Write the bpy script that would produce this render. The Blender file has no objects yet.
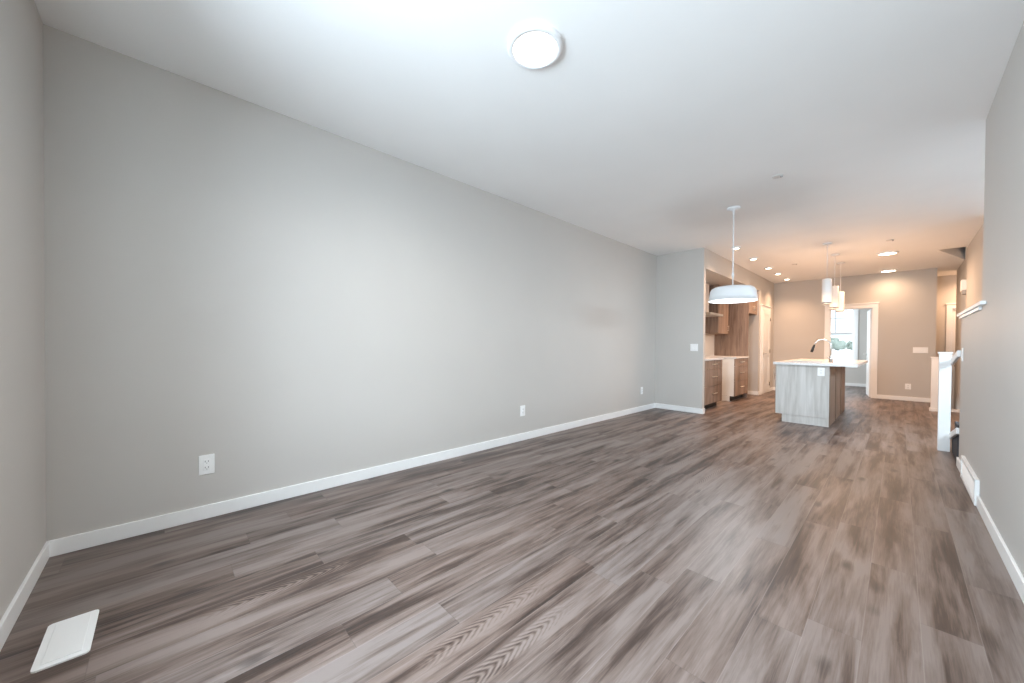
import bpy, bmesh, math, random
from mathutils import Vector, Matrix
S = bpy.context.scene
COL = S.collection
R = math.radians
PI = math.pi
random.seed(7)

# ---------------------------------------------------------------- camera
cd = bpy.data.cameras.new('camera')
cam = bpy.data.objects.new('camera', cd)
COL.objects.link(cam)
cam.matrix_world = (Matrix.Translation((0, 0, 1.121)) @ Matrix.Rotation(R(46.433), 4, 'Z')
                    @ Matrix.Rotation(R(90 - .616), 4, 'X') @ Matrix.Rotation(R(.429), 4, 'Z'))
cd.sensor_fit = 'HORIZONTAL'
cd.sensor_width = 36
cd.lens = 367.998 / 1024 * 36
cd.shift_y = 7.092 / 1024
cd.clip_start = .02
cd.clip_end = 500
S.camera = cam

# ---------------------------------------------------------------- light and exposure
S.view_settings.view_transform = 'Standard'
S.view_settings.look = 'None'
S.view_settings.gamma = 1
S.view_settings.use_curve_mapping = False
S.view_settings.exposure = 0.82
try:
    S.cycles.use_denoising = True
    S.cycles.max_bounces = 14
    S.cycles.diffuse_bounces = 8
    S.cycles.transparent_max_bounces = 12
    S.cycles.sample_clamp_indirect = 6
    S.cycles.caustics_reflective = False
    S.cycles.caustics_refractive = False
except Exception:
    pass
W = bpy.data.worlds.new('sky'); S.world = W
W.use_nodes = True
bg = W.node_tree.nodes['Background']
bg.inputs[0].default_value = (.80, .90, 1, 1)
bg.inputs[1].default_value = 1.7


def area(name, loc, rot, sx, sy, power, color, portal=False):
    l = bpy.data.lights.new(name, 'AREA')
    l.shape = 'RECTANGLE'; l.size = sx; l.size_y = sy
    l.energy = power; l.color = color
    o = bpy.data.objects.new(name, l); COL.objects.link(o)
    o.location = loc; o.rotation_euler = rot
    if portal:
        l.cycles.is_portal = True
    return o


# daylight through the window behind the camera; stair and far side fills are added
area('window_daylight', (-1.0, -1.05, 1.70), (R(71), 0, R(-12)), 1.7, 1.8, 205, (.74, .87, 1))
area('stair_fill_light', (2.1, 5.2, 2.40), (0, R(50), 0), 1.0, 2.2, 170, (.74, .87, 1))
area('far_side_fill_light', (-3.5, 13.0, 1.8), (0, R(-80), 0), 1.6, 1.5, 85, (.84, .92, 1))


def spot(name, loc, power, color, cone=150, blend=1, radius=.06):
    l = bpy.data.lights.new(name, 'SPOT')
    l.energy = power; l.color = color; l.spot_size = R(cone); l.spot_blend = blend
    l.shadow_soft_size = radius
    o = bpy.data.objects.new(name, l); COL.objects.link(o)
    o.location = loc
    return o


WARM = (1, .63, .40)

# ---------------------------------------------------------------- materials
def mat(name, color, rough=.5, metal=0, spec=.5, emit=None, strength=0):
    m = bpy.data.materials.new(name); m.use_nodes = True
    b = m.node_tree.nodes['Principled BSDF']
    b.inputs['Base Color'].default_value = (*color, 1)
    b.inputs['Roughness'].default_value = rough
    b.inputs['Metallic'].default_value = metal
    b.inputs['Specular IOR Level'].default_value = spec
    if emit:
        b.inputs['Emission Color'].default_value = (*emit, 1)
        b.inputs['Emission Strength'].default_value = strength
    return m


class NT:
    def __init__(s, m):
        s.t = m.node_tree; s.n = s.t.nodes; s.b = s.n['Principled BSDF']

    def link(s, a, b): s.t.links.new(a, b)

    def inp(s, sock, v):
        if hasattr(v, 'is_linked') or isinstance(v, bpy.types.NodeSocket): s.link(v, sock)
        else: sock.default_value = v

    def math(s, op, a, b=0.0, c=None):
        n = s.n.new('ShaderNodeMath'); n.operation = op
        s.inp(n.inputs[0], a); s.inp(n.inputs[1], b)
        if c is not None: s.inp(n.inputs[2], c)
        return n.outputs[0]

    def xyz(s, x, y, z):
        n = s.n.new('ShaderNodeCombineXYZ')
        for i, v in enumerate((x, y, z)): s.inp(n.inputs[i], v)
        return n.outputs[0]

    def sep(s, v):
        n = s.n.new('ShaderNodeSeparateXYZ'); s.link(v, n.inputs[0]); return n.outputs

    def noise(s, vec, scale=1, detail=4, rough=.55, dist=0):
        n = s.n.new('ShaderNodeTexNoise'); s.link(vec, n.inputs['Vector'])
        n.inputs['Scale'].default_value = scale; n.inputs['Detail'].default_value = detail
        n.inputs['Roughness'].default_value = rough; n.inputs['Distortion'].default_value = dist
        return n.outputs[0]

    def ramp(s, f, stops):
        n = s.n.new('ShaderNodeValToRGB'); s.link(f, n.inputs[0])
        e = n.color_ramp.elements
        while len(e) < len(stops): e.new(.5)
        for i, (p, c) in enumerate(stops):
            e[i].position = p; e[i].color = (*c, 1) if len(c) == 3 else c
        return n.outputs[0]

    def mix(s, f, a, b, mode='MIX'):
        n = s.n.new('ShaderNodeMix'); n.data_type = 'RGBA'; n.blend_type = mode
        s.inp(n.inputs[0], f)
        for k, v in ((6, a), (7, b)):
            if isinstance(v, tuple): n.inputs[k].default_value = (*v, 1)
            else: s.link(v, n.inputs[k])
        return n.outputs[2]

    def pos(s): return s.n.new('ShaderNodeNewGeometry').outputs['Position']
    def objc(s): return s.n.new('ShaderNodeTexCoord').outputs['Object']

    def bump(s, h, strength, dist=.002):
        n = s.n.new('ShaderNodeBump'); n.inputs['Strength'].default_value = strength
        n.inputs['Distance'].default_value = dist
        s.link(h, n.inputs['Height']); s.link(n.outputs[0], s.b.inputs['Normal'])


def paint(name, c, rough=.6, bump=.15, scale=180):
    m = mat(name, c, rough, spec=.3)
    t = NT(m); p = t.pos()
    n = t.noise(p, scale, 3)
    t.bump(n, bump, .001)
    k = t.noise(p, 1.3, 2)
    col = t.ramp(k, [(.3, tuple(v * .985 for v in c)), (.7, tuple(min(1, v * 1.015) for v in c))])
    t.link(col, t.b.inputs['Base Color'])
    return m


def wood(name, dark, mid, light, rough=.45, fx=26, fz=1.6):
    m = mat(name, mid, rough, spec=.35)
    t = NT(m); x, y, z = t.sep(t.pos())
    v = t.xyz(t.math('MULTIPLY', x, fx), t.math('MULTIPLY', y, fx), t.math('MULTIPLY', z, fz))
    a = t.noise(v, 1, 5, .6, .8)
    v2 = t.xyz(t.math('MULTIPLY', x, fx * .3), t.math('MULTIPLY', y, fx * .3), t.math('MULTIPLY', z, fz * .6))
    b = t.noise(v2, 1, 3, .5, .4)
    f = t.math('ADD', t.math('MULTIPLY', a, .55), t.math('MULTIPLY', b, .45))
    t.link(t.ramp(f, [(.36, dark), (.5, mid), (.64, light)]), t.b.inputs['Base Color'])
    t.bump(a, .1, .001)
    return m


def plank_floor():
    m = mat('plank_floor', (.22, .18, .16), .38, spec=.7)
    t = NT(m); x, y, z = t.sep(t.pos())
    WD, LN = .1595, 1.22
    u = t.math('DIVIDE', t.math('ADD', x, .085 + WD * 40), WD)
    row = t.math('FLOOR', u); fu = t.math('FRACT', u)
    wn = t.n.new('ShaderNodeTexWhiteNoise'); wn.noise_dimensions = '1D'; t.link(row, wn.inputs['W'])
    v = t.math('ADD', t.math('DIVIDE', t.math('ADD', y, 40), LN), t.math('MULTIPLY', wn.outputs[0], 7.0))
    pid = t.math('FLOOR', v); fv = t.math('FRACT', v)
    w2 = t.n.new('ShaderNodeTexWhiteNoise'); w2.noise_dimensions = '2D'
    t.link(t.xyz(row, pid, 0), w2.inputs['Vector'])
    rv = w2.outputs[0]; r1, r2, r3 = t.sep(w2.outputs[1])
    zz = t.math('MULTIPLY', rv, 60.0)
    yo = t.math('ADD', y, t.math('MULTIPLY', r2, 9.0))
    # broad dark / pale clouds drawn out along the board
    big1 = t.noise(t.xyz(t.math('MULTIPLY', x, 11), t.math('MULTIPLY', yo, 1.15), zz), 1, 4, .55, .5)
    big2 = t.noise(t.xyz(t.math('MULTIPLY', x, 9), t.math('MULTIPLY', y, .62), 3.7), 1, 3, .5, .6)
    big = t.math('ADD', t.math('MULTIPLY', big1, .55), t.math('MULTIPLY', big2, .45))
    big = t.math('ADD', .5, t.math('MULTIPLY', t.math('SUBTRACT', big, .5), 1.35))
    mid = t.noise(t.xyz(t.math('MULTIPLY', x, 40), t.math('MULTIPLY', yo, 2.3), zz), 1, 6, .62, .7)
    fine = t.noise(t.xyz(t.math('MULTIPLY', x, 210), t.math('MULTIPLY', yo, 6), zz), 1, 3, .6, .3)
    # pointed cathedral figure on a few boards
    cx = t.math('SUBTRACT', fu, t.math('ADD', .40, t.math('MULTIPLY', r1, .2)))
    ax = t.math('SQRT', t.math('ADD', t.math('MULTIPLY', cx, cx), .003))
    wob = t.math('MULTIPLY', t.math('SUBTRACT', big1, .5), 3.0)
    ph = t.math('ADD', t.math('MULTIPLY', yo, 24.0), t.math('ADD', t.math('MULTIPLY', ax, 12.0), wob))
    band = t.math('SINE', t.math('MULTIPLY', ph, 2 * PI))
    ex = t.math('SUBTRACT', 1.0, t.math('MULTIPLY', t.math('ABSOLUTE', cx), 4.2))
    ey = t.math('SUBTRACT', 1.0, t.math('MULTIPLY', t.math('ABSOLUTE', t.math('SUBTRACT', fv, .5)), 3.6))
    env = t.math('MAXIMUM', t.math('MINIMUM', t.math('MULTIPLY', ex, 3.0), t.math('MULTIPLY', ey, 2.0)), 0.0)
    env = t.math('MULTIPLY', t.math('MINIMUM', env, 1.0), t.math('GREATER_THAN', r3, .90))
    cath = t.math('MULTIPLY', band, t.math('MULTIPLY', env, .055))
    f = t.math('ADD', t.math('MULTIPLY', big, .60), t.math('MULTIPLY', mid, .28))
    f = t.math('ADD', f, t.math('MULTIPLY', fine, .12))
    f = t.math('ADD', f, cath)
    f = t.math('ADD', f, t.math('MULTIPLY', t.math('SUBTRACT', rv, .5), .05))
    col = t.ramp(f, [(.34, (.013, .0075, .0052)), (.42, (.048, .029, .022)), (.485, (.122, .087, .072)), (.58, (.200, .160, .142))])
    tint = t.ramp(r1, [(0, (1, .95, .92)), (1, (.96, .98, 1))])
    col = t.mix(1.0, col, tint, 'MULTIPLY')
    # knots
    vo = t.n.new('ShaderNodeTexVoronoi'); vo.voronoi_dimensions = '3D'
    t.link(t.xyz(t.math('MULTIPLY', x, 6.0), t.math('MULTIPLY', yo, 2.6), zz), vo.inputs['Vector'])
    vo.inputs['Scale'].default_value = 1
    pick = t.math('GREATER_THAN', t.sep(vo.outputs['Color'])[0], .62)
    kd = t.math('ADD', vo.outputs['Distance'], t.math('MULTIPLY', t.math('SUBTRACT', mid, .5), .30))
    kn = t.math('MULTIPLY', t.ramp(kd, [(.04, (.9, .9, .9)), (.20, (0, 0, 0))]), pick)
    col = t.mix(kn, col, (.030, .021, .018))
    # seams: pale glare painted along the long edges, dark line at board ends
    e1 = t.math('MINIMUM', t.math('MULTIPLY', fu, WD), t.math('MULTIPLY', t.math('SUBTRACT', 1.0, fu), WD))
    e2 = t.math('MINIMUM', t.math('MULTIPLY', fv, LN), t.math('MULTIPLY', t.math('SUBTRACT', 1.0, fv), LN))
    e = t.math('MINIMUM', e1, e2)
    seam_glare = t.math('LESS_THAN', e1, .0014)
    col = t.mix(t.math('MULTIPLY', seam_glare, .22), col, (.36, .31, .29))
    col = t.mix(t.math('MULTIPLY', t.math('LESS_THAN', e2, .0014), .32), col, (.06, .045, .04))
    t.link(col, t.b.inputs['Base Color'])
    rg = t.math('ADD', .34, t.math('MULTIPLY', mid, .18))
    t.link(rg, t.b.inputs['Roughness'])
    t.bump(t.math('ADD', t.math('MULTIPLY', fine, .25), t.math('MULTIPLY', t.math('MINIMUM', e, .002), 300)), .12, .001)
    return m


def quartz():
    m = mat('white_quartz', (.80, .79, .77), .22)
    t = NT(m); n = t.noise(t.pos(), 60, 4)
    t.link(t.ramp(n, [(.35, (.62, .61, .60)), (.6, (.72, .71, .70))]), t.b.inputs['Base Color'])
    return m


def glass():
    m = bpy.data.materials.new('window_glass'); m.use_nodes = True
    t = m.node_tree; t.nodes.clear()
    o = t.nodes.new('ShaderNodeOutputMaterial'); mx = t.nodes.new('ShaderNodeMixShader')
    tr = t.nodes.new('ShaderNodeBsdfTransparent'); gl = t.nodes.new('ShaderNodeBsdfGlossy')
    tr.inputs[0].default_value = (.95, .97, .97, 1); gl.inputs['Roughness'].default_value = .02
    mx.inputs[0].default_value = .06
    t.links.new(tr.outputs[0], mx.inputs[1]); t.links.new(gl.outputs[0], mx.inputs[2])
    t.links.new(mx.outputs[0], o.inputs[0])
    return m


M = dict(
    wall=paint('greige_wall_paint', (.53, .505, .475), .55),
    ceil=paint('ceiling_paint', (.86, .855, .845), .8, .35, 90),
    trim=mat('white_trim_paint', (.82, .82, .81), .35),
    floor=plank_floor(),
    white=mat('white_plastic', (.84, .84, .83), .35),
    shade=mat('white_lamp_metal', (.82, .83, .84), .4),
    slot=mat('dark_slot', (.03, .03, .03), .6),
    brown=wood('brown_cabinet_wood', (.150, .098, .070), (.25, .176, .134), (.34, .248, .196)),
    pale=wood('pale_panel_wood', (.40, .375, .345), (.52, .50, .47), (.62, .60, .575), fx=16, fz=1.2),
    mela=mat('white_melamine', (.80, .77, .72), .4),
    quartz=quartz(),
    steel=mat('brushed_steel', (.62, .61, .59), .28, 1),
    nickel=mat('satin_nickel', (.75, .70, .62), .3, 1),
    hinge=mat('dark_bronze_hinge', (.10, .085, .07), .4, .8),
    vinyl=mat('grey_backlit_vinyl', (.58, .59, .60), .4),  # own grey of the muntins; backlit shade put into the meeting rail
    hood=mat('pale_brushed_steel', (.72, .71, .70), .38, .55),
    black=mat('black_plastic', (.02, .018, .016), .35),
    toe=mat('black_toe_kick', (.02, .017, .015), .55),
    carpet=None, glass=glass(),
    tile=mat('white_backsplash', (.74, .72, .68), .25),
    door=mat('white_door_paint', (.80, .79, .77), .4),
    lamp=mat('lamp_white_on', (.9, .9, .88), .5, emit=(1, .97, .92), strength=5),
    lampw=mat('lamp_warm_on', (.9, .85, .75), .5, emit=(1, .86, .62), strength=9),
    diff=mat('pendant_diffuser_on', (.9, .85, .78), .5, emit=(1, .86, .70), strength=.35),
    glow=mat('pendant_frosted_glass', (.83, .83, .82), .3),
    grey=mat('grey_plastic', (.35, .34, .33), .5),
    disc=mat('offwhite_disc', (.66, .64, .62), .5),
    snow=mat('pale_ground', (.78, .76, .75), .9),
    leaf=mat('grey_green_leaf', (.32, .36, .31), .9),
    bark=mat('bark', (.12, .09, .07), .9),
    siding=mat('pale_siding', (.55, .53, .52), .8),
    roof=mat('grey_roof', (.2, .2, .21), .9),
)
cm = mat('charcoal_carpet', (.045, .045, .05), .95); M['carpet'] = cm
_t = NT(cm); _n = _t.noise(_t.pos(), 260, 3)
_t.link(_t.ramp(_n, [(.3, (.025, .025, .03)), (.7, (.075, .075, .082))]), _t.b.inputs['Base Color']); _t.bump(_n, .6, .004)


# ---------------------------------------------------------------- mesh building
class MB:
    """collects shapes (world coordinates) into one mesh"""
    def __init__(s): s.bm = bmesh.new()

    def box(s, x0, x1, y0, y1, z0, z1, bev=0):
        a, b = sorted((x0, x1)); c, d = sorted((y0, y1)); e, f = sorted((z0, z1))
        v = [s.bm.verts.new(p) for p in ((a, c, e), (b, c, e), (b, d, e), (a, d, e), (a, c, f), (b, c, f), (b, d, f), (a, d, f))]
        fs = [s.bm.faces.new([v[i] for i in q]) for q in
              ((3, 2, 1, 0), (4, 5, 6, 7), (0, 1, 5, 4), (1, 2, 6, 5), (2, 3, 7, 6), (3, 0, 4, 7))]
        if bev:
            ed = list({e for f in fs for e in f.edges})
            bmesh.ops.bevel(s.bm, geom=ed, offset=bev, segments=2, affect='EDGES', profile=.6)
        return s

    def quad(s, *p):
        s.bm.faces.new([s.bm.verts.new(q) for q in p]); return s

    def prism(s, poly, axis, a, b, bev=0):
        """poly: 2-D outline, extruded along axis (0,1,2) from a to b; 2-D = the other two axes in order"""
        def P(q, h):
            l = list(q); l.insert(axis, h); return l
        A = [s.bm.verts.new(P(q, a)) for q in poly]; B = [s.bm.verts.new(P(q, b)) for q in poly]
        fs = [s.bm.faces.new(A), s.bm.faces.new(B[::-1])]
        n = len(poly)
        for i in range(n):
            fs.append(s.bm.faces.new([A[i], B[i], B[(i + 1) % n], A[(i + 1) % n]]))
        bmesh.ops.recalc_face_normals(s.bm, faces=fs)
        if bev:
            bmesh.ops.bevel(s.bm, geom=list({e for f in fs for e in f.edges}), offset=bev, segments=2, affect='EDGES', profile=.6)
        return s

    def lathe(s, c, prof, n=40, closed=False):
        """prof: (radius, z) list, turned about the vertical through c"""
        rings = []
        for r, z in prof:
            if r < 1e-6: rings.append([s.bm.verts.new((c[0], c[1], c[2] + z))])
            else: rings.append([s.bm.verts.new((c[0] + r * math.cos(2 * PI * k / n), c[1] + r * math.sin(2 * PI * k / n), c[2] + z)) for k in range(n)])
        if closed: rings.append(rings[0])
        fs = []
        for A, B in zip(rings, rings[1:]):
            for k in range(n):
                j = (k + 1) % n
                q = [A[k % len(A)], A[j % len(A)], B[j % len(B)], B[k % len(B)]]
                q = list(dict.fromkeys(q))
                if len(q) > 2: fs.append(s.bm.faces.new(q))
        for f in fs: f.smooth = True
        bmesh.ops.recalc_face_normals(s.bm, faces=fs)
        return s

    def tube(s, pts, rad, n=12):
        pts = [Vector(p) for p in pts]
        if not isinstance(rad, (list, tuple)): rad = [rad] * len(pts)
        rings = []
        up = None
        for i, p in enumerate(pts):
            d = (pts[min(i + 1, len(pts) - 1)] - pts[max(i - 1, 0)]).normalized()
            if up is None:
                up = Vector((0, 0, 1)) if abs(d.z) < .9 else Vector((1, 0, 0))
            x = d.cross(up).normalized(); y = x.cross(d).normalized(); up = y
            rings.append([s.bm.verts.new(p + rad[i] * (x * math.cos(2 * PI * k / n) + y * math.sin(2 * PI * k / n))) for k in range(n)])
        fs = []
        for A, B in zip(rings, rings[1:]):
            for k in range(n):
                f = s.bm.faces.new([A[k], A[(k + 1) % n], B[(k + 1) % n], B[k]]); f.smooth = True; fs.append(f)
        fs.append(s.bm.faces.new(rings[0])); fs.append(s.bm.faces.new(rings[-1]))
        bmesh.ops.recalc_face_normals(s.bm, faces=fs)
        return s

    def build(s, name, m, parent=None, origin=None, rot=None):
        me = bpy.data.meshes.new(name)
        if origin is None: origin = Vector(parent_loc(parent)) if parent else Vector((0, 0, 0))
        origin = Vector(origin)
        bmesh.ops.translate(s.bm, verts=s.bm.verts, vec=-origin)
        s.bm.normal_update(); s.bm.to_mesh(me); s.bm.free()
        me.materials.append(m)
        o = bpy.data.objects.new(name, me); COL.objects.link(o)
        if parent:
            o.parent = parent
            o.location = origin - Vector(parent_loc(parent))
        else: o.location = origin
        return o


def parent_loc(p):
    l = Vector((0, 0, 0))
    while p: l += Vector(p.location); p = p.parent
    return l


def thing(name, label, cat, loc, group=None):
    o = bpy.data.objects.new(name, None); COL.objects.link(o)
    o.empty_display_size = .1
    o.location = loc; o['label'] = label; o['category'] = cat
    if group: o['group'] = group
    return o


def tag(o, label, cat, group=None):
    o['label'] = label; o['category'] = cat
    if group: o['group'] = group
    return o


def struct(o, label=None, cat=None):
    o['kind'] = 'structure'
    if label: o['label'] = label
    if cat: o['category'] = cat
    return o


def dup(root, loc, label, group=None, rz=None):
    r = root.copy(); COL.objects.link(r); r.location = loc; r['label'] = label
    if rz is not None: r.rotation_euler = (0, 0, rz)
    if group: r['group'] = group
    for ch in root.children:
        c = ch.copy(); COL.objects.link(c); c.parent = r
        for g in ch.children:
            d = g.copy(); COL.objects.link(d); d.parent = c
    return r


# ---------------------------------------------------------------- measures of the place (metres)
XL, XR, YN, YJ, XJ, YF, H = -3.032, .404, -.437, 6.464, -2.226, 11.392, 2.74
XB = -2.96              # back of the kitchen niche
YO = 9.96               # far end of the kitchen niche
YW = 14.45              # window wall of the room beyond
XH = .517               # outer corner of the far wall
TH = .12

# ---------------------------------------------------------------- structure: floor, ceiling, walls
def floor_mesh():
    b = MB()
    for x0, x1, y0, y1 in ((XL - .1, 1.7, YN - .2, 10.04), (XL - .1, XH + .0, 10.04, YW + .1)):
        b.box(x0, x1, y0, y1, -.12, 0)
    b.box(XH - .01, 2.1, 10.0, 12.85, -.40, -.28)
    return b
struct(floor_mesh().build('floor', M['floor']), 'grey brown wood plank floor running the length of the room', 'floor')

P, Q, Rr = (.425, 9.31), (.735, 9.31), (.809, 10.643)
b = MB()
def cpoly(*pts): b.quad(*[(x, y, H) for x, y in pts])
cpoly((XL - .1, YN - .2), (XL - .1, P[1]), P, Q, (2.1, P[1]), (2.1, YN - .2))
cpoly((XL - .1, P[1]), (XL - .1, Rr[1]), Rr, P)
cpoly(Q, Rr, (2.1, Rr[1]), (2.1, Q[1]))
cpoly((XL - .1, Rr[1]), (XL - .1, YW + .1), (2.1, YW + .1), (2.1, Rr[1]), Rr)
for f in b.bm.faces: pass
# thickness above, and the shaft of the three-cornered opening
HS = 3.25
for a_, c_ in ((P, Q), (Q, Rr), (Rr, P)):
    b.quad((*a_, H), (*c_, H), (*c_, HS), (*a_, HS))
b.quad((*P, HS), (*Q, HS), (*Rr, HS))
b.box(XL - .1, 2.1, YN - .2, P[1] - .02, H + .005, H + .12)
b.box(XL - .1, 2.1, Rr[1] + .02, YW + .1, H + .005, H + .12)
b.box(XL - .1, P[0] - .02, P[1] - .02, Rr[1] + .02, H + .005, H + .12)
struct(b.build('ceiling', M['ceil']), 'smooth white ceiling with a three-cornered opening by the stairwell', 'ceiling')

struct(MB().box(XL - TH, XL, YN - .15, YJ + .09, 0, H).build('wall_left', M['wall']), 'long plain greige left wall', 'wall')
# window wall behind the camera
WX0, WX1, WZ0, WZ1 = -1.72, -.16, .70, 2.38
b = MB()
b.box(XL - TH, WX0, YN - .15, YN, 0, H).box(WX1, XR + TH, YN - .15, YN, 0, H)
b.box(WX0, WX1, YN - .15, YN, 0, WZ0).box(WX0, WX1, YN - .15, YN, WZ1, H)
struct(b.build('wall_back', M['wall']), 'greige window wall at the left edge, next to the long wall', 'wall')
struct(MB().box(XL - TH, XJ, YJ, YJ + .09, 0, H).build('wall_stub', M['wall']), 'short greige return wall in front of the kitchen niche', 'wall')
b = MB()
b.box(XB - TH, XB, YJ + .09, YO + .1, 0, H)
b.box(XB - TH, XJ, YO, YO + .1, 0, H)                       # far cheek of the refrigerator alcove
b.box(XJ - TH, XJ, YO + .1, YF + .1, 0, H)
struct(b.build('wall_kitchen', M['wall']), 'kitchen side wall with the cabinet niche', 'wall')
struct(MB().box(XB, XJ, YJ + .09, YO, 2.41, H - .001).build('trim_1', M['wall']), 'boxed header above the kitchen niche', 'bulkhead')
# far wall with a doorway
DX0, DX1, DZ = -1.135, -.405, 2.0
b = MB()
b.box(XJ - TH, DX0, YF, YF + TH, 0, H).box(DX1, XH, YF, YF + TH, 0, H).box(DX0, DX1, YF, YF + TH, DZ, H)
struct(b.build('wall_far', M['wall']), 'greige far wall with a doorway to the bright room beyond', 'wall')
# room beyond
FX0, FX1, FZ0, FZ1 = -1.72, -.885, .62, 2.32
b = MB()
b.box(XL, FX0, YW, YW + .15, 0, H).box(FX1, XH, YW, YW + .15, 0, H)
b.box(FX0, FX1, YW, YW + .15, 0, FZ0).box(FX0, FX1, YW, YW + .15, FZ1, H)
b.box(XL - .1, XL, YF, 12.2, 0, H).box(XL - .1, XL, 13.8, YW, 0, H).box(XL - .1, XL, 12.2, 13.8, 0, .7).box(XL - .1, XL, 12.2, 13.8, 2.3, H)
struct(b.build('wall_beyond', M['wall']), 'pale wall with a window in the room beyond the doorway', 'wall')
# entry hall
b = MB()
b.box(XH - TH, XH, YF + TH, YW + .15, -.4, H)
b.box(XH, .81, 12.75, 12.87, -.3, H).box(1.60, 2.1, 12.75, 12.87, -.3, H).box(.81, 1.60, 12.75, 12.87, 2.0, H)
b.box(2.0, 2.1, 11.9, 12.8, -.3, H)
struct(b.build('wall_hall', M['wall']), 'shaded end wall of the entry hall right of the far wall', 'wall')
b = MB()
b.prism([(.735, 7.2), (.735, 9.31), (.809, 10.643), (.809, 12.0), (2.1, 12.0), (2.1, 11.88), (.93, 11.88), (.93, 10.6), (.86, 9.3), (.86, 7.2)], 2, -.3, H)
b.box(.86, 1.7, 7.2, 7.32, 0, H)
b.box(1.6, 1.7, YN, 4.4, 0, H).box(1.6, 1.7, 6.9, 7.3, 0, H).box(1.6, 1.7, 4.4, 6.9, 0, 1.4).box(1.6, 1.7, 4.4, 6.9, 2.25, H)
struct(b.build('wall_stairwell', M['wall']), 'warmly lit stairwell wall seen above the half wall', 'wall')
YH0, YH1 = 4.236, 5.47
b = MB()
b.box(XR, XR + TH, YN - .15, YH0, 0, H)
b.box(XR, XR + TH, YH0, YH1, 0, 1.405)
struct(b.build('wall_right', M['wall']), 'right wall that drops to a half wall beside the stairs', 'wall')
struct(MB().box(XR + TH, 1.6, YH0 - .12, YH0, 0, H).build('wall_stairs', M['wall']))
# cap of the half wall
b = MB()
b.box(XR - .028, XR + TH + .028, YH0, YH1 + .028, 1.418, 1.443, .004)
b.box(XR - .028, XR - .0005, YH0 - .20, YH0 + .01, 1.418, 1.443, .004)
b.box(XR - .014, XR + TH + .014, YH0, YH1 + .014, 1.395, 1.419, .003)
struct(b.build('trim_2', M['trim']), 'white moulded cap along the top of the half wall', 'trim')
struct(MB().box(XH, 1.6, 10.02, 10.055, -.28, .045, .004).build('trim_3', M['trim']), 'white curb at the drop to the entry hall', 'trim')

# baseboards
BH, BT = .085, .013
def base(name, x0, x1, y0, y1, label):
    b = MB().box(x0, x1, y0, y1, 0, BH, .003)
    struct(b.build(name, M['trim']), label, 'baseboard')
base('baseboard_left', XL, XL + BT, YN, YJ, 'white baseboard along the long left wall')
base('baseboard_back', XL + BT, XR - BT, YN, YN + BT, 'white baseboard of the window wall at the left edge')
b = MB().box(XL + BT, XJ + BT, YJ - BT, YJ, 0, BH, .003).box(XJ, XJ + BT, YJ - BT + .003, YJ + .09, 0, BH, .003)
struct(b.build('baseboard_stub', M['trim']), 'white baseboard of the short return wall', 'baseboard')
b = MB().box(XB, XJ + BT, YO - BT, YO, 0, BH, .003).box(XJ, XJ + BT, YO, 10.06, 0, BH, .003).box(XJ, XJ + BT, 10.98, YF - BT, 0, BH, .003)
struct(b.build('baseboard_kitchen', M['trim']), 'white baseboard in the refrigerator alcove beside the pantry door', 'baseboard')
b = MB().box(XJ, -1.215, YF - BT, YF, 0, BH, .003).box(-.32, XH + BT, YF - BT, YF, 0, BH, .003)
struct(b.build('baseboard_far', M['trim']), 'white baseboard of the far wall', 'baseboard')
base('baseboard_beyond', XL, XH - TH, YW - BT, YW, 'white baseboard in the room beyond the doorway')
b = MB().box(XR - BT, XR, YN + BT, 4.165, 0, BH, .003).box(XR - BT, XR, 5.035, YH1, 0, BH, .003).box(XR - BT, XR + TH, YH1, YH1 + BT, 0, BH, .003)
struct(b.build('baseboard_right', M['trim']), 'white baseboard along the right wall', 'baseboard')

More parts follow.
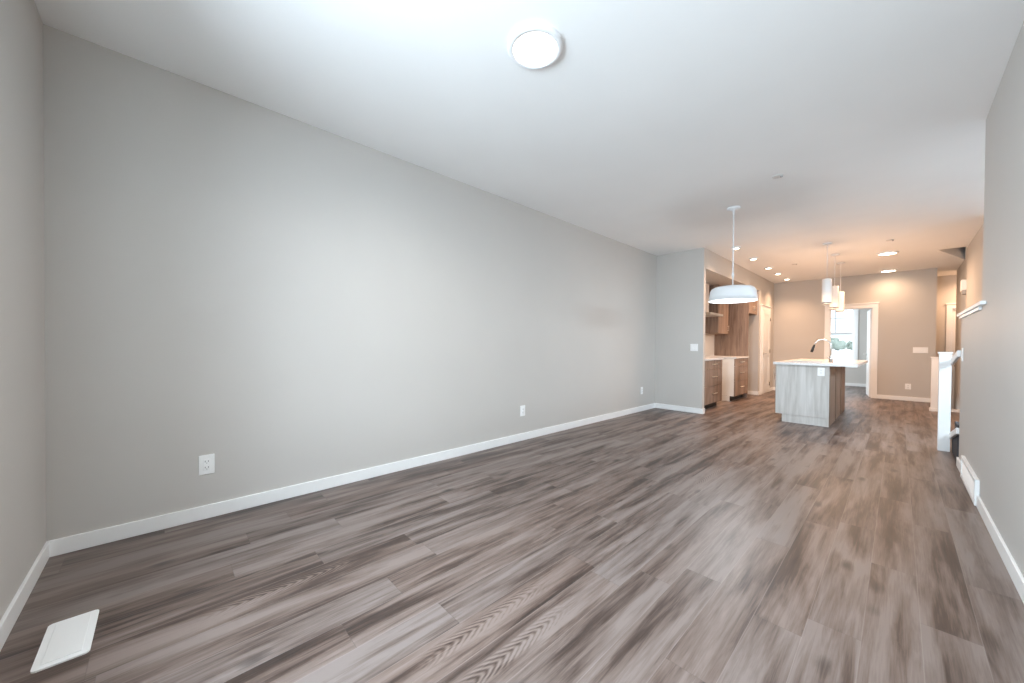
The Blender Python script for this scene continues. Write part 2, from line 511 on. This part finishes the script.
# ---------------------------------------------------------------- windows
def window(name, x0, x1, z0, z1, yi, yo, room, label, rail=None, muntin=None, mull=None):
    """yi = inner wall face, yo = outer face; room = +1 if the room lies at larger y"""
    s = room
    ym = yi - s * .09
    b = MB(); fw = .045
    b.box(x0, x0 + fw, ym - .03, ym + .03, z0, z1).box(x1 - fw, x1, ym - .03, ym + .03, z0, z1)
    b.box(x0 + fw, x1 - fw, ym - .03, ym + .03, z0, z0 + fw).box(x0 + fw, x1 - fw, ym - .03, ym + .03, z1 - fw, z1)
    # reveal lining
    b.box(x0 - .002, x0 + .012, yi, yo, z0, z1).box(x1 - .012, x1 + .002, yi, yo, z0, z1).box(x0, x1, yi, yo, z1 - .012, z1 + .002).box(x0, x1, yi, yo, z0 - .002, z0 + .012)
    f = struct(b.build(name, M['trim']), label, 'window')
    b = MB(); cw = .075; ya, yb = yi, yi + s * .016
    b.box(x0 - cw, x0, ya, yb, z0 - .09, z1 + cw, .002).box(x1, x1 + cw, ya, yb, z0 - .09, z1 + cw, .002)
    b.box(x0, x1, ya, yb, z1, z1 + cw, .002).box(x0, x1, ya, yb, z0 - .09, z0 - .02, .002)
    b.build('window_casing', M['trim'], f)
    MB().box(x0 - .09, x1 + .09, yi - s * .05, yi + s * .03, z0 - .02, z0 + .014, .003).build('window_sill', M['trim'], f)
    if rail:
        MB().box(x0 + fw, x1 - fw, ym - .025, ym + .025, rail - .038, rail + .038, .003).build('meeting_rail', M['vinyl'], f)
    if mull:
        b = MB()
        for xm in mull: b.box(xm - .03, xm + .03, ym - .025, ym + .025, z0 + fw, z1 - fw)
        b.build('mullion', M['trim'], f)
    if muntin:
        b = MB(); xm, zm = muntin
        b.box(xm - .016, xm + .016, ym - .012, ym + .012, rail + .038, z1 - fw)
        b.box(x0 + fw, xm - .016, ym - .012, ym + .012, zm - .016, zm + .016).box(xm + .016, x1 - fw, ym - .012, ym + .012, zm - .016, zm + .016)
        b.build('muntin', M['vinyl'], f)
    MB().box(x0 + fw, x1 - fw, ym - .003, ym + .003, z0 + fw, z1 - fw).build('window_pane', M['glass'], f)
    return f

window('window_1', WX0, WX1, WZ0, WZ1, YN, YN - .15, 1, 'large window behind the viewpoint', mull=(WX0 + .57, WX0 + 1.13))
window('window_2', FX0, FX1, FZ0, FZ1, YW, YW + .15, -1, 'bright sash window in the room beyond the doorway', rail=1.52, muntin=(-1.31, 1.97))

f = struct(MB().box(1.62, 1.68, 4.4, 4.445, 1.4, 2.25).box(1.62, 1.68, 6.855, 6.9, 1.4, 2.25).box(1.62, 1.68, 4.445, 6.855, 1.4, 1.445).box(1.62, 1.68, 4.445, 6.855, 2.205, 2.25).box(1.63, 1.67, 5.62, 5.68, 1.445, 2.205).build('added_window_3', M['trim']), 'added side window high above the stairs, letting in fill light', 'window')  # unseen window, added to bring daylight to the far end of the room
MB().box(1.647, 1.653, 4.445, 6.855, 1.445, 2.205).build('window_pane', M['glass'], f)

f = struct(MB().box(XL - .09, XL - .03, 12.2, 12.245, .7, 2.3).box(XL - .09, XL - .03, 13.755, 13.8, .7, 2.3).box(XL - .09, XL - .03, 12.245, 13.755, .7, .745).box(XL - .09, XL - .03, 12.245, 13.755, 2.255, 2.3).build('added_window_4', M['trim']), 'added side window in the room beyond the doorway, letting in fill light', 'window')  # unseen window, added to brighten the room past the doorway
MB().box(XL - .063, XL - .057, 12.245, 13.755, .745, 2.255).build('window_pane', M['glass'], f)

# ---------------------------------------------------------------- doors
def panel_door(w, h, t=.035):
    """two-panel door leaf, hinge edge on x=0, leaf along +x, thickness centred on y=0"""
    b = MB(); st = .10
    b.box(0, w, -t / 2 + .008, t / 2 - .008, 0, h)
    for s in (-1, 1):
        y0, y1 = s * (t / 2 - .008), s * t / 2
        b.box(0, st, y0, y1, 0, h).box(w - st, w, y0, y1, 0, h)
        for z0, z1 in ((0, .2), (.88, 1.03), (h - .11, h)): b.box(st, w - st, y0, y1, z0, z1)
        for z0, z1 in ((.2, .88), (1.03, h - .11)):
            b.box(st + .045, w - st - .045, y0, s * (t / 2 - .003), z0 + .045, z1 - .045, .002)
    return b


def lever(b, x, z, t=.035, d=-1):
    for s in (-1, 1):
        y = s * t / 2
        b.tube([(x, y, z), (x, y + s * .012, z)], .027, 16)
        b.tube([(x, y + s * .01, z), (x, y + s * .05, z)], .009, 10)
        b.tube([(x, y + s * .05, z), (x + d * .05, y + s * .052, z), (x + d * .11, y + s * .045, z - .003)], [.010, .009, .007], 10)
    return b


def make_door(name, loc, rz, w, h, label, hinges=True, knob=False):
    o = panel_door(w, h).build(name, M['door']); struct(o, label, 'door')
    if knob:
        k = MB()
        for s in (-1, 1):
            k.tube([(w - .065, s * .017, 1.0), (w - .065, s * .045, 1.0)], .012, 12)
            k.tube([(w - .065, s * .045, 1.0), (w - .065, s * .055, 1.0), (w - .065, s * .075, 1.0), (w - .065, s * .082, 1.0)], [.018, .03, .03, .016], 14)
        k = k.build('door_knob', M['black'])
    else:
        k = lever(MB(), w - .06, .95).build('door_lever', M['steel'])
    k.parent = o
    if hinges:
        for z in (.2, h / 2, h - .2):
            g = MB().tube([(-.004, -.022, z - .045), (-.004, -.022, z + .045)], .008, 8).box(-.003, .03, -.019, -.0165, z - .045, z + .045).build('hinge', M['hinge'])
            g.parent = o
    o.location = loc; o.rotation_euler = (0, 0, rz)
    return o


def casing_y(name, x0, x1, y, s, zt, label, z0=0):     # around an opening in a wall whose face is y
    b = MB(); cw = .085; ya, yb = y, y + s * .018
    b.box(x0 - cw, x0, ya, yb, z0, zt, .002).box(x1, x1 + cw, ya, yb, z0, zt, .002)
    b.box(x0 - cw, x1 + cw, ya, yb, zt, zt + .09, .002).box(x0 - cw - .015, x1 + cw + .015, ya, y + s * .032, zt + .09, zt + .112, .003)
    struct(b.build(name, M['trim']), label, 'door casing')

# doorway in the far wall, door swung into the room beyond
casing_y('trim_4', DX0, DX1, YF, -1, DZ, 'white casing of the far doorway')
b = MB().box(DX0, DX0 + .014, YF, YF + TH, 0, DZ).box(DX1 - .014, DX1, YF, YF + TH, 0, DZ).box(DX0, DX1, YF, YF + TH, DZ - .014, DZ)
b.box(DX0 + .014, DX0 + .024, YF + .05, YF + .08, 0, DZ - .014)
struct(b.build('trim_5', M['trim']), 'white door jamb lining the far doorway', 'door jamb')
make_door('door_1', (DX1 - .030, YF + TH + .022, .008), R(96.5), .70, 1.97, 'white panel door standing open in the far doorway')
# pantry door on the kitchen wall
b = MB(); yA, yB = 10.20, 10.87
cw = .10
b.box(XJ, XJ + .018, yA - .12, yA, 0, 2.0, .002).box(XJ, XJ + .018, yB, yB + cw, 0, 2.0, .002)
b.box(XJ, XJ + .018, yA - .12, yB + cw, 2.0, 2.085, .002).box(XJ, XJ + .034, yA - .135, yB + cw + .015, 2.085, 2.108, .003)
struct(b.build('trim_6', M['trim']), 'white casing around the closed pantry door', 'door casing')
d = make_door('door_2', (XJ + .010, yB - .004, .008), R(-90), yB - yA - .008, 1.985, 'closed white two-panel pantry door beside the refrigerator alcove', hinges=False)
for z in (.2, 1.0, 1.78):
    g = MB().tube([(-.002, .022, z - .045), (-.002, .022, z + .045)], .008, 8).build('hinge', M['hinge']); g.parent = d
# entry door at the end of the hall
casing_y('trim_7', .81, 1.60, 12.75, -1, 2.0, 'white casing of the entry door at the hall end', -.28)
make_door('door_3', (1.595, 12.79, -.275), R(180), .78, 2.27, 'white entry door at the hall end behind the half wall', hinges=False, knob=True)

# ---------------------------------------------------------------- wall plates
def plate(name, label, cat, loc, face, gangs=1, kind='outlet', w=.075, h=.12, group=None):
    """face: rotation about z so that local -y looks into the room"""
    W_ = w + (gangs - 1) * .046
    root = thing(name, label, cat, (0, 0, 0), group)
    MB().box(-W_ / 2, W_ / 2, -.006, 0, -h / 2, h / 2, .003).build('cover_plate', M['white'], root)
    for g in range(gangs):
        cx = (g - (gangs - 1) / 2) * .046
        if kind == 'outlet':
            o = MB().box(cx - .018, cx + .018, -.010, -.004, -.036, .036, .003).build('receptacle', M['white'], root)
            for zc in (-.019, .019):
                b = MB()
                b.box(cx - .009, cx - .0065, -.0106, -.009, zc - .002, zc + .008).box(cx + .0065, cx + .009, -.0106, -.009, zc - .002, zc + .008)
                b.box(cx - .002, cx + .002, -.0106, -.009, zc - .010, zc - .006)
                b.build('socket_slots', M['slot'], o)
        else:
            b = MB().prism([(-.010, -.033), (-.0065, .033), (-.004, .033), (-.004, -.033)], 0, cx - .0165, cx + .0165)
            b.build('rocker', M['white'], root)
    root.location = loc; root.rotation_euler = (0, 0, face)
    return root

FXP, FXN, FYN = R(90), R(-90), 0      # facing +x, -x, -y
plate('wall_outlet', 'white outlet on the long left wall, nearest to the window end', 'outlet', (XL, .205, .343), FXP, group='outlets low on the walls', w=.078, h=.124)
plate('wall_outlet', 'white outlet in the middle of the long left wall', 'outlet', (XL, 3.062, .347), FXP, group='outlets low on the walls', w=.078, h=.124)
plate('wall_outlet', 'white outlet on the left wall, last before the short return wall', 'outlet', (XL, 5.957, .350), FXP, group='outlets low on the walls', w=.078, h=.124)
plate('wall_outlet', 'small white outlet low on the far wall, right of the doorway', 'outlet', (.142, YF, .30), FYN, group='outlets low on the walls', w=.085)
plate('light_switch', 'white double switch plate on the short return wall', 'light switch', (-2.365, YJ, 1.096), FYN, gangs=2, kind='switch')
plate('light_switch', 'wide white switch plate on the far wall above the low outlet', 'light switch', (.308, YF, 1.068), FYN, gangs=4, kind='switch')
plate('light_switch', 'white switch plate at the far end of the half wall', 'light switch', (XR, 5.30, 1.06), FXN, gangs=1, kind='switch')

# door chime high on the stairwell wall
ch = thing('door_chime', 'small white chime box high on the warm stairwell wall', 'door chime', (.752, 9.60, 2.02))
MB().box(.690, .757, 9.50, 9.66, 2.06, 2.24, .008).build('cover', M['white'], ch)
MB().box(.700, .757, 9.47, 9.60, 2.00, 2.07, .006).build('speaker_grille', M['grey'], ch)

# ---------------------------------------------------------------- registers
fr = thing('floor_register', 'white floor vent cover near the corner by the window wall', 'floor vent', (-2.142, -.258, 0))
b = MB(); x0, x1, y0, y1 = -2.288, -1.996, -.325, -.191
b.prism([(x0 + .012, y0), (x1 - .012, y0), (x1 - .004, y0 + .004), (x1, y0 + .012), (x1, y1 - .012), (x1 - .004, y1 - .004), (x1 - .012, y1), (x0 + .012, y1), (x0 + .004, y1 - .004), (x0, y1 - .012), (x0, y0 + .012), (x0 + .004, y0 + .004)], 2, 0, .006)
b.build('cover_plate', M['white'], fr)
MB().box(x0 + .022, x1 - .022, y0 + .02, y1 - .02, .005, .0085, .002).build('raised_centre', M['white'], fr)

wr = thing('wall_register', 'white baseboard air grille low on the right wall', 'air vent', (XR, 4.6, 0))
b = MB(); y0, y1, z1 = 4.17, 5.03, .19; xf = XR - .022
b.box(xf, XR, y0, y1, .004, .03, .003).box(xf, XR, y0, y1, z1 - .028, z1, .003)
b.box(xf, XR, y0, y0 + .03, .03, z1 - .028).box(xf, XR, y1 - .03, y1, .03, z1 - .028)
b.build('frame', M['trim'], wr)
MB().box(XR - .004, XR, y0 + .03, y1 - .03, .03, z1 - .028).build('backing', M['grey'], wr)
b = MB()
for k in range(9):
    z = .037 + k * .0135
    b.prism([(XR - .018, z), (XR - .016, z), (XR - .004, z + .011), (XR - .006, z + .011)], 1, y0 + .03, y1 - .03)
b.build('louvres', M['trim'], wr)

# ---------------------------------------------------------------- kitchen niche
def drawer_cabinet(y0, y1, label):
    xf = -2.29
    root = thing('base_cabinet', label, 'cabinet', (-2.6, (y0 + y1) / 2, 0), 'drawer cabinets in the kitchen niche')
    b = MB().box(XB + .01, xf - .002, y0, y1, .105, .872)
    b.build('carcass', M['mela'], root)
    MB().box(XB + .01, xf - .075, y0 + .002, y1 - .002, 0, .105).build('toe_kick', M['toe'], root)
    yc = (y0 + y1) / 2
    for z0, z1, hz in ((.715, .868, .80), (.415, .711, .575), (.108, .411, .28)):
        d = MB().box(xf - .002, xf + .018, y0 + .003, y1 - .003, z0, z1, .002).build('drawer', M['brown'], root)
        h = MB().tube([(xf + .045, yc - .11, hz), (xf + .045, yc + .11, hz)], .006, 10)
        for s in (-.09, .09): h.tube([(xf + .018, yc + s, hz), (xf + .045, yc + s, hz)], .005, 8)
        h.build('bar_pull', M['nickel'], d)
    return root
c1 = drawer_cabinet(6.70, 7.60, 'brown drawer cabinet next to the short return wall')
MB().box(-2.31, -2.29, YJ + .092, 6.70, .105, .872).build('filler_strip', M['brown'], c1)
c2 = drawer_cabinet(8.38, 9.272, 'brown drawer cabinet with a bare white side, next to the tall panel')
MB().box(XB + .02, -2.365, 8.379, 8.3825, .0, .104).build('plinth_side', M['mela'], c2)
for y0, y1, l in ((YJ + .092, 7.61, 'white countertop section next to the short return wall'), (8.37, 9.272, 'white countertop section ending at the tall panel')):
    tag(MB().box(XB + .012, -2.252, y0, y1, .8725, .905, .003).build('countertop', M['quartz'], origin=(-2.6, (y0 + y1) / 2, .8725)), l, 'countertop')
struct(MB().box(XB, XB + .010, YJ + .09, 9.28, .88, 1.75).build('trim_8', M['tile']), 'pale backsplash behind the kitchen counter', 'backsplash')
tag(MB().box(XB + .005, -2.272, 9.282, 9.304, 0, 2.405, .002).build('tall_panel', M['brown'], origin=(-2.6, 9.293, 0)), 'tall brown wood panel beside the refrigerator alcove', 'cabinet panel')


def wall_cabinet(name, y0, y1, z0, z1, xf, ndoor, label, pull):
    root = thing(name, label, 'cabinet', (XB, (y0 + y1) / 2, z0))
    MB().box(XB + .012, xf - .02, y0, y1, z0, z1).build('carcass', M['brown'], root)
    w = (y1 - y0) / ndoor
    for i in range(ndoor):
        a, c = y0 + i * w + .0015, y0 + (i + 1) * w - .0015
        d = MB().box(xf - .02, xf, a, c, z0, z1, .002).build('cabinet_door', M['brown'], root)
        hy = pull[i] if isinstance(pull, tuple) else pull
        hy = a + .05 if hy < 0 else c - .05
        h = MB().tube([(xf + .026, hy, z0 + .06), (xf + .026, hy, z0 + .18)], .005, 8)
        for z in (.075, .165): h.tube([(xf, hy, z0 + z), (xf + .026, hy, z0 + z)], .004, 8)
        h.build('bar_pull', M['nickel'], d)
    return root
wall_cabinet('upper_cabinet', 8.40, 9.05, 1.39, 2.405, -2.60, 1, 'brown upper cabinet between the range hood and the tall panel', (1,))
wall_cabinet('upper_cabinet', 9.306, YO - .004, 1.85, 2.405, -2.262, 2, 'brown cabinet hung above the empty refrigerator alcove', (1, -1))
MB().box(XB + .012, -2.66, 9.052, 9.278, 1.39, 2.405).build('filler_panel', M['brown'], bpy.data.objects['upper_cabinet'])
# range hood in the cooker gap
hd = thing('range_hood', 'slim stainless range hood with a narrow chimney above the cooker gap', 'range hood', (XB, 8.0, 1.74))
b = MB().box(XB + .012, -2.50, 7.63, 8.37, 1.735, 1.775, .003)
b.build('canopy', M['steel'], hd)
MB().box(XB + .012, -2.70, 7.86, 8.14, 1.775, 2.40).build('chimney', M['hood'], hd)
MB().box(XB + .10, -2.54, 7.70, 8.30, 1.729, 1.7355).build('filter', M['grey'], hd)

# ---------------------------------------------------------------- island
isl = thing('kitchen_island', 'kitchen island with a pale wood end panel and brown panelled side', 'kitchen island', (-.97, 7.85, 0))
IX0, IX1, IY0, IY1 = -1.28, -.663, 6.74, 8.95
MB().box(IX0 + .012, IX1 - .012, IY0 + .02, IY1 - .02, .115, .855).build('carcass', M['toe'], isl)
MB().box(IX0, IX1 - .022, IY0, IY0 + .02, .118, .855, .001).box(IX1 - .022, IX1, IY0, IY0 + .02, 0, .855, .001).build('end_panel', M['pale'], isl)
MB().box(IX0 + .08, IX1 - .022, IY0 + .008, IY0 + .02, 0, .118).build('kick_board', M['pale'], isl)
MB().box(IX0 + .08, IX1 - .015, IY0 + .02, IY1 - .02, 0, .115).build('toe_kick', M['toe'], isl)
n = 3; w = (IY1 - IY0 - .02) / n
for i in range(n):
    MB().box(IX1 - .012, IX1 + .006, IY0 + .022 + i * w, IY0 + .02 + (i + 1) * w - .085, .0, .853, .003).build('side_panel', M['brown'], isl)
MB().box(IX0, IX1, IY1 - .02, IY1, 0, .855).build('back_panel', M['brown'], isl)
n = 4; w = (IY1 - IY0 - .04) / n
for i in range(n):
    a = IY0 + .022 + i * w
    d = MB().box(IX0 - .008, IX0 + .012, a, a + w - .004, .12, .853, .002).build('cabinet_door', M['brown'], isl)
    h = MB().tube([(IX0 - .034, a + .06, .64), (IX0 - .034, a + .06, .80)], .005, 8)
    for z in (.66, .78): h.tube([(IX0 - .008, a + .06, z), (IX0 - .034, a + .06, z)], .004, 8)
    h.build('bar_pull', M['nickel'], d)
# countertop with the sink cut-out
CX0, CX1, CY0, CY1, CZ0, CZ1 = -1.312, -.375, 6.70, 9.05, .8555, .89
SX0, SX1, SY0, SY1 = -1.20, -.80, 6.98, 7.62
b = MB()
b.box(CX0, CX1, CY0, SY0, CZ0, CZ1).box(CX0, CX1, SY1, CY1, CZ0, CZ1).box(CX0, SX0, SY0, SY1, CZ0, CZ1).box(SX1, CX1, SY0, SY1, CZ0, CZ1)
bmesh.ops.remove_doubles(b.bm, verts=b.bm.verts, dist=1e-5)
tag(b.build('island_countertop', M['quartz'], origin=(-.84, 7.87, CZ0)), 'white island countertop overhanging on the right', 'countertop')
b = MB()
g = .012
b.box(SX0 - g, SX1 + g, SY0 - g, SY1 + g, .66, .668)
b.box(SX0 - g, SX0 - .0, SY0 - g, SY1 + g, .668, CZ0 - .001).box(SX1, SX1 + g, SY0 - g, SY1 + g, .668, CZ0 - .001)
b.box(SX0, SX1, SY0 - g, SY0, .668, CZ0 - .001).box(SX0, SX1, SY1, SY1 + g, .668, CZ0 - .001)
tag(b.build('sink', M['steel'], origin=(-1.0, 7.3, .66)), 'stainless sink bowl set into the island counter', 'sink')
# faucet
fx, fy = -.705, 7.30
fc = thing('faucet', 'gooseneck pull-down faucet with a black spray head on the island', 'faucet', (fx, fy, CZ1))
MB().lathe((fx, fy, CZ1), [(0, 0), (.03, 0), (.03, .008), (.022, .014), (.02, .10), (.016, .11), (0, .11)], 24).build('body', M['steel'], fc)
pts = [(fx, fy, CZ1 + .10)]
pts += [(fx, fy, CZ1 + .22)]
r = .098; zc = CZ1 + .245
for k in range(0, 17):
    a = R(k * 10.5)
    pts.append((fx - r + r * math.cos(a), fy, zc + r * math.sin(a)))
MB().tube(pts, .011, 14).build('spout', M['steel'], fc)
e = Vector(pts[-1]); dr = Vector((-.30, 0, -1)).normalized()
MB().tube([e, e + dr * .03, e + dr * .09, e + dr * .12], [.012, .015, .019, .018], 16).build('spray_head', M['black'], fc)
MB().tube([(fx - .0, fy - .018, CZ1 + .06), (fx, fy - .045, CZ1 + .065)], .010, 12).tube([(fx, fy - .04, CZ1 + .065), (fx - .05, fy - .05, CZ1 + .085)], [.007, .005], 10).build('lever_handle', M['steel'], fc)
plate('island_outlet', 'white outlet on the pale end panel of the island', 'outlet', (-.753, IY0, .771), FYN, w=.078, h=.118)

# ---------------------------------------------------------------- stairs and railing
b = MB()
yy = 6.21
for k in range(6):
    b.prism([(yy - .27 * k, .0), (yy - .27 * (k + 1), .0), (yy - .27 * (k + 1), .18 * (k + 1)), (yy - .27 * k + .02, .18 * (k + 1)), (yy - .27 * k + .02, .18 * (k + 1) - .03), (yy - .27 * k, .18 * (k + 1) - .03)], 0, XR + .004 if k < 2 else XR + TH + .03, 1.59)
tag(b.build('carpeted_stairs', M['carpet'], origin=(1.0, 5.0, 0)), 'charcoal carpeted stairs rising behind the half wall', 'stairs')


def newel(x, y, w, h, label, plinth):
    root = thing('newel_post', label, 'post', (x, y, 0))
    h2 = w / 2
    MB().box(x - h2, x + h2, y - h2, y + h2, 0, h - .02, .003).build('post', M['trim'], root)
    MB().box(x - h2 - .008, x + h2 + .008, y - h2 - .008, y + h2 + .008, h - .02, h, .004).build('cap', M['trim'], root)
    if plinth:
        MB().box(x - h2 - .015, x + h2 + .015, y - h2 - .015, y + h2 + .015, 0, .05, .004).build('plinth', M['trim'], root)
    return root
newel(.349, 6.19, .088, 1.075, 'tall white newel post standing before the half wall', False)
newel(.452, 9.93, .10, .958, 'white post with a plinth against the far wall corner', True)
rl = thing('stair_railing', 'short white sloping railing between the newel post and the half wall', 'railing', (.375, 5.85, 0))
def rail(y0, z0, y1, z1, hh, x0, x1): return MB().prism([(y0, z0), (y1, z1), (y1, z1 + hh), (y0, z0 + hh)], 0, x0, x1, .004)
rail(6.1435, .938, YH1, 1.040, .06, .382, .406).build('top_rail', M['trim'], rl)
rail(6.1435, .145, YH1, .305, .058, .384, .406).build('bottom_rail', M['trim'], rl)

# ---------------------------------------------------------------- lights
def flush_light(loc, r, label, m, group=None, name='ceiling_light'):
    root = thing(name, label, 'ceiling light', loc, group)
    x, y, z = loc
    MB().lathe((x, y, z), [(r, 0), (r, -.016), (r - .008, -.024), (r - .028, -.025), (r - .030, -.018), (r - .030, -.002)], 48).build('trim_ring', M['shade'], root)
    MB().lathe((x, y, z), [(0, -.023), (r * .6, -.023), (r - .030, -.021), (r - .030, -.004), (0, -.004)], 48).build('diffuser', m, root)
    return root
flush_light((-1.38, 1.468, H), .148, 'round flush ceiling light nearest the viewpoint, glowing white', M['lamp'])
flush_light((-.155, 8.98, H), .135, 'round flush ceiling light before the far wall, the nearer of two', M['lampw'])
flush_light((-.17, 11.03, H), .135, 'round flush ceiling light close to the far wall, the farther of two', M['lampw'])
spot('flush_lamp', (-1.38, 1.468, H - .05), 70, (1, .97, .93), 170)
spot('hall_fill_light', (1.2, 12.35, H - .05), 60, WARM, 165)  # added fill with no fixture, lifts the dark hall end
spot('flush_lamp', (-.155, 8.98, H - .05), 90, WARM, 170)
spot('flush_lamp', (-.17, 11.03, H - .05), 22, WARM, 170)

rec = None
words = ('first recessed light of the kitchen row, nearest the white dome pendant', 'second recessed light of the kitchen row, counted from the dome pendant',
         'third recessed light of the kitchen row, counted from the dome pendant', 'fourth recessed light of the kitchen row, counted from the dome pendant',
         'fifth recessed light of the kitchen row, in front of the far wall')
for i, y in enumerate((6.81, 7.86, 9.0, 9.85, 10.8)):
    loc = (-1.86, y, H)
    if rec is None:
        rec = flush_light(loc, .075, words[0], M['lampw'], 'recessed lights in a row over the kitchen aisle', 'recessed_light')
    else:
        dup(rec, loc, words[i])
    spot('recessed_lamp', (-1.86, y, H - .045), 50, WARM, 125)

# dome pendant
px_, py_ = -1.352, 4.85
pd = thing('pendant_lamp', 'white dome pendant lamp on a long rod before the kitchen', 'pendant lamp', (px_, py_, H))
MB().lathe((px_, py_, H), [(0, 0), (.072, 0), (.072, -.012), (.06, -.02), (.014, -.03), (.012, -.075), (0, -.078)], 32).build('canopy', M['shade'], pd)
MB().tube([(px_, py_, H - .07), (px_, py_, 1.80)], .0065, 10).build('rod', M['shade'], pd)
MB().lathe((px_, py_, 1.94), [(0, .05), (.010, .045), (.014, .02), (.012, -.01), (0, -.012)], 16).build('coupler', M['shade'], pd)
prof = [(0, .168), (.08, .168), (.15, .166), (.190, .159), (.218, .143), (.233, .118), (.241, .07), (.250, 0), (.243, 0), (.234, .068), (.226, .112), (.212, .134), (.186, .148), (.15, .154), (0, .156)]
MB().lathe((px_, py_, 1.652), prof, 64).build('shade', M['shade'], pd)
MB().lathe((px_, py_, 1.652), [(0, .006), (.20, .006), (.240, .012), (.236, .03), (0, .03)], 64).build('diffuser', M['diff'], pd)

l = bpy.data.lights.new('under_pendant_light', 'POINT'); l.energy = 20; l.color = (.88, .94, 1); l.shadow_soft_size = .2
o = bpy.data.objects.new('under_pendant_light', l); COL.objects.link(o); o.location = (px_, py_, 1.43)

# three cylinder pendants over the island
cyl = None
ws = ('white cylinder pendant over the island, nearest of the three', 'white cylinder pendant over the island, middle of the three', 'white cylinder pendant over the island, farthest of the three')
for i, y in enumerate((7.54, 8.53, 9.46)):
    loc = (-.79, y, H)
    if cyl is None:
        x = loc[0]
        cyl = thing('cylinder_pendant', ws[0], 'pendant lamp', loc, 'three cylinder pendants over the island')
        MB().lathe(loc, [(0, 0), (.06, 0), (.06, -.014), (.05, -.022), (.01, -.026), (0, -.026)], 32).build('canopy', M['shade'], cyl)
        MB().tube([(x, y, H - .02), (x, y, 2.18)], .004, 8).build('cord', M['shade'], cyl)
        rr = .06
        MB().lathe((x, y, 0), [(0, 2.185), (.012, 2.195), (.014, 2.188), (rr - .01, 2.186), (rr, 2.176), (rr, 1.815), (rr - .006, 1.815), (rr - .006, 2.17), (0, 2.17)], 36).build('shade', M['glow'], cyl)
        MB().lathe((x, y, 0), [(rr - .007, 1.815), (rr + .001, 1.815), (rr + .001, 1.798), (rr - .007, 1.798)], 36, True).build('bottom_band', M['grey'], cyl)
        MB().lathe((x, y, 0), [(0, 1.83), (rr - .007, 1.83), (rr - .007, 1.836), (0, 1.836)], 36).build('diffuser', M['diff'], cyl)
    else:
        dup(cyl, loc, ws[i])
    l = bpy.data.lights.new('under_pendant_light', 'POINT'); l.energy = 8; l.color = WARM; l.shadow_soft_size = .05  # added light below the unlit cylinders, brightens the ceiling
    o = bpy.data.objects.new('under_pendant_light', l); COL.objects.link(o); o.location = (-.79, y, 1.52)

# ceiling cover plates
cp = None
for loc, l in (((-.815, 4.236, H), 'round cover plate alone on the ceiling before the dome pendant'),
               ((-.114, 7.95, H), 'round cover plate on the ceiling before the flush lights'),
               ((-1.43, 8.97, H), 'round cover plate on the ceiling beside the recessed lights')):
    if cp is None:
        cp = thing('ceiling_cover', l, 'ceiling cover', loc, 'round cover plates on the ceiling')
        MB().lathe(loc, [(0, 0), (.045, 0), (.045, -.006), (.04, -.009), (0, -.009)], 32).build('plate', M['disc'], cp)
        MB().lathe((loc[0] + .03, loc[1] + .0, loc[2] - .009), [(0, 0), (.010, 0), (.010, -.010), (0, -.010)], 16).build('sensor_tip', M['grey'], cp)
    else: dup(cp, loc, l)

# ---------------------------------------------------------------- outdoors, seen through the far window
struct(MB().box(-120, 60, YW + .4, 400, -.55, -.45).box(-60, 60, -40, YN - .4, -.55, -.45).build('ground', M['snow']), 'pale open ground outside the window', 'ground')

def tree(x, y, h, w, label, name='bush'):
    root = thing(name, label, 'tree', (x, y, -.45))
    MB().tube([(x, y, -.47), (x + .05, y, h * .3), (x, y, h * .7)], [.12, .09, .03], 8).build('trunk', M['bark'], root)
    b = MB()
    for k in range(42):
        a = random.random() * 2 * PI; rr = w * math.sqrt(random.random()); z = h * (.25 + .7 * random.random())
        rr *= 1.05 - .75 * max(0, (z / h - .45))
        m = Matrix.Translation((x + rr * math.cos(a), y + rr * math.sin(a), z)) @ Matrix.Rotation(random.random() * 3, 4, 'X') @ Matrix.Diagonal((1, 1.2, .7, 1))
        bmesh.ops.create_icosphere(b.bm, subdivisions=1, radius=w * (.22 + .2 * random.random()), matrix=m)
    b.build('foliage', M['leaf'], root)
    return root
ts = ((-22, 150, 3.2, 2.6, 'left bushy tree far outside the window'), (-15, 155, 3.6, 3.0, 'right bushy tree far outside the window'), (-9.5, 160, 2.8, 2.4, 'small bush at the right, far outside the window'))
for t_ in ts: tree(*t_)
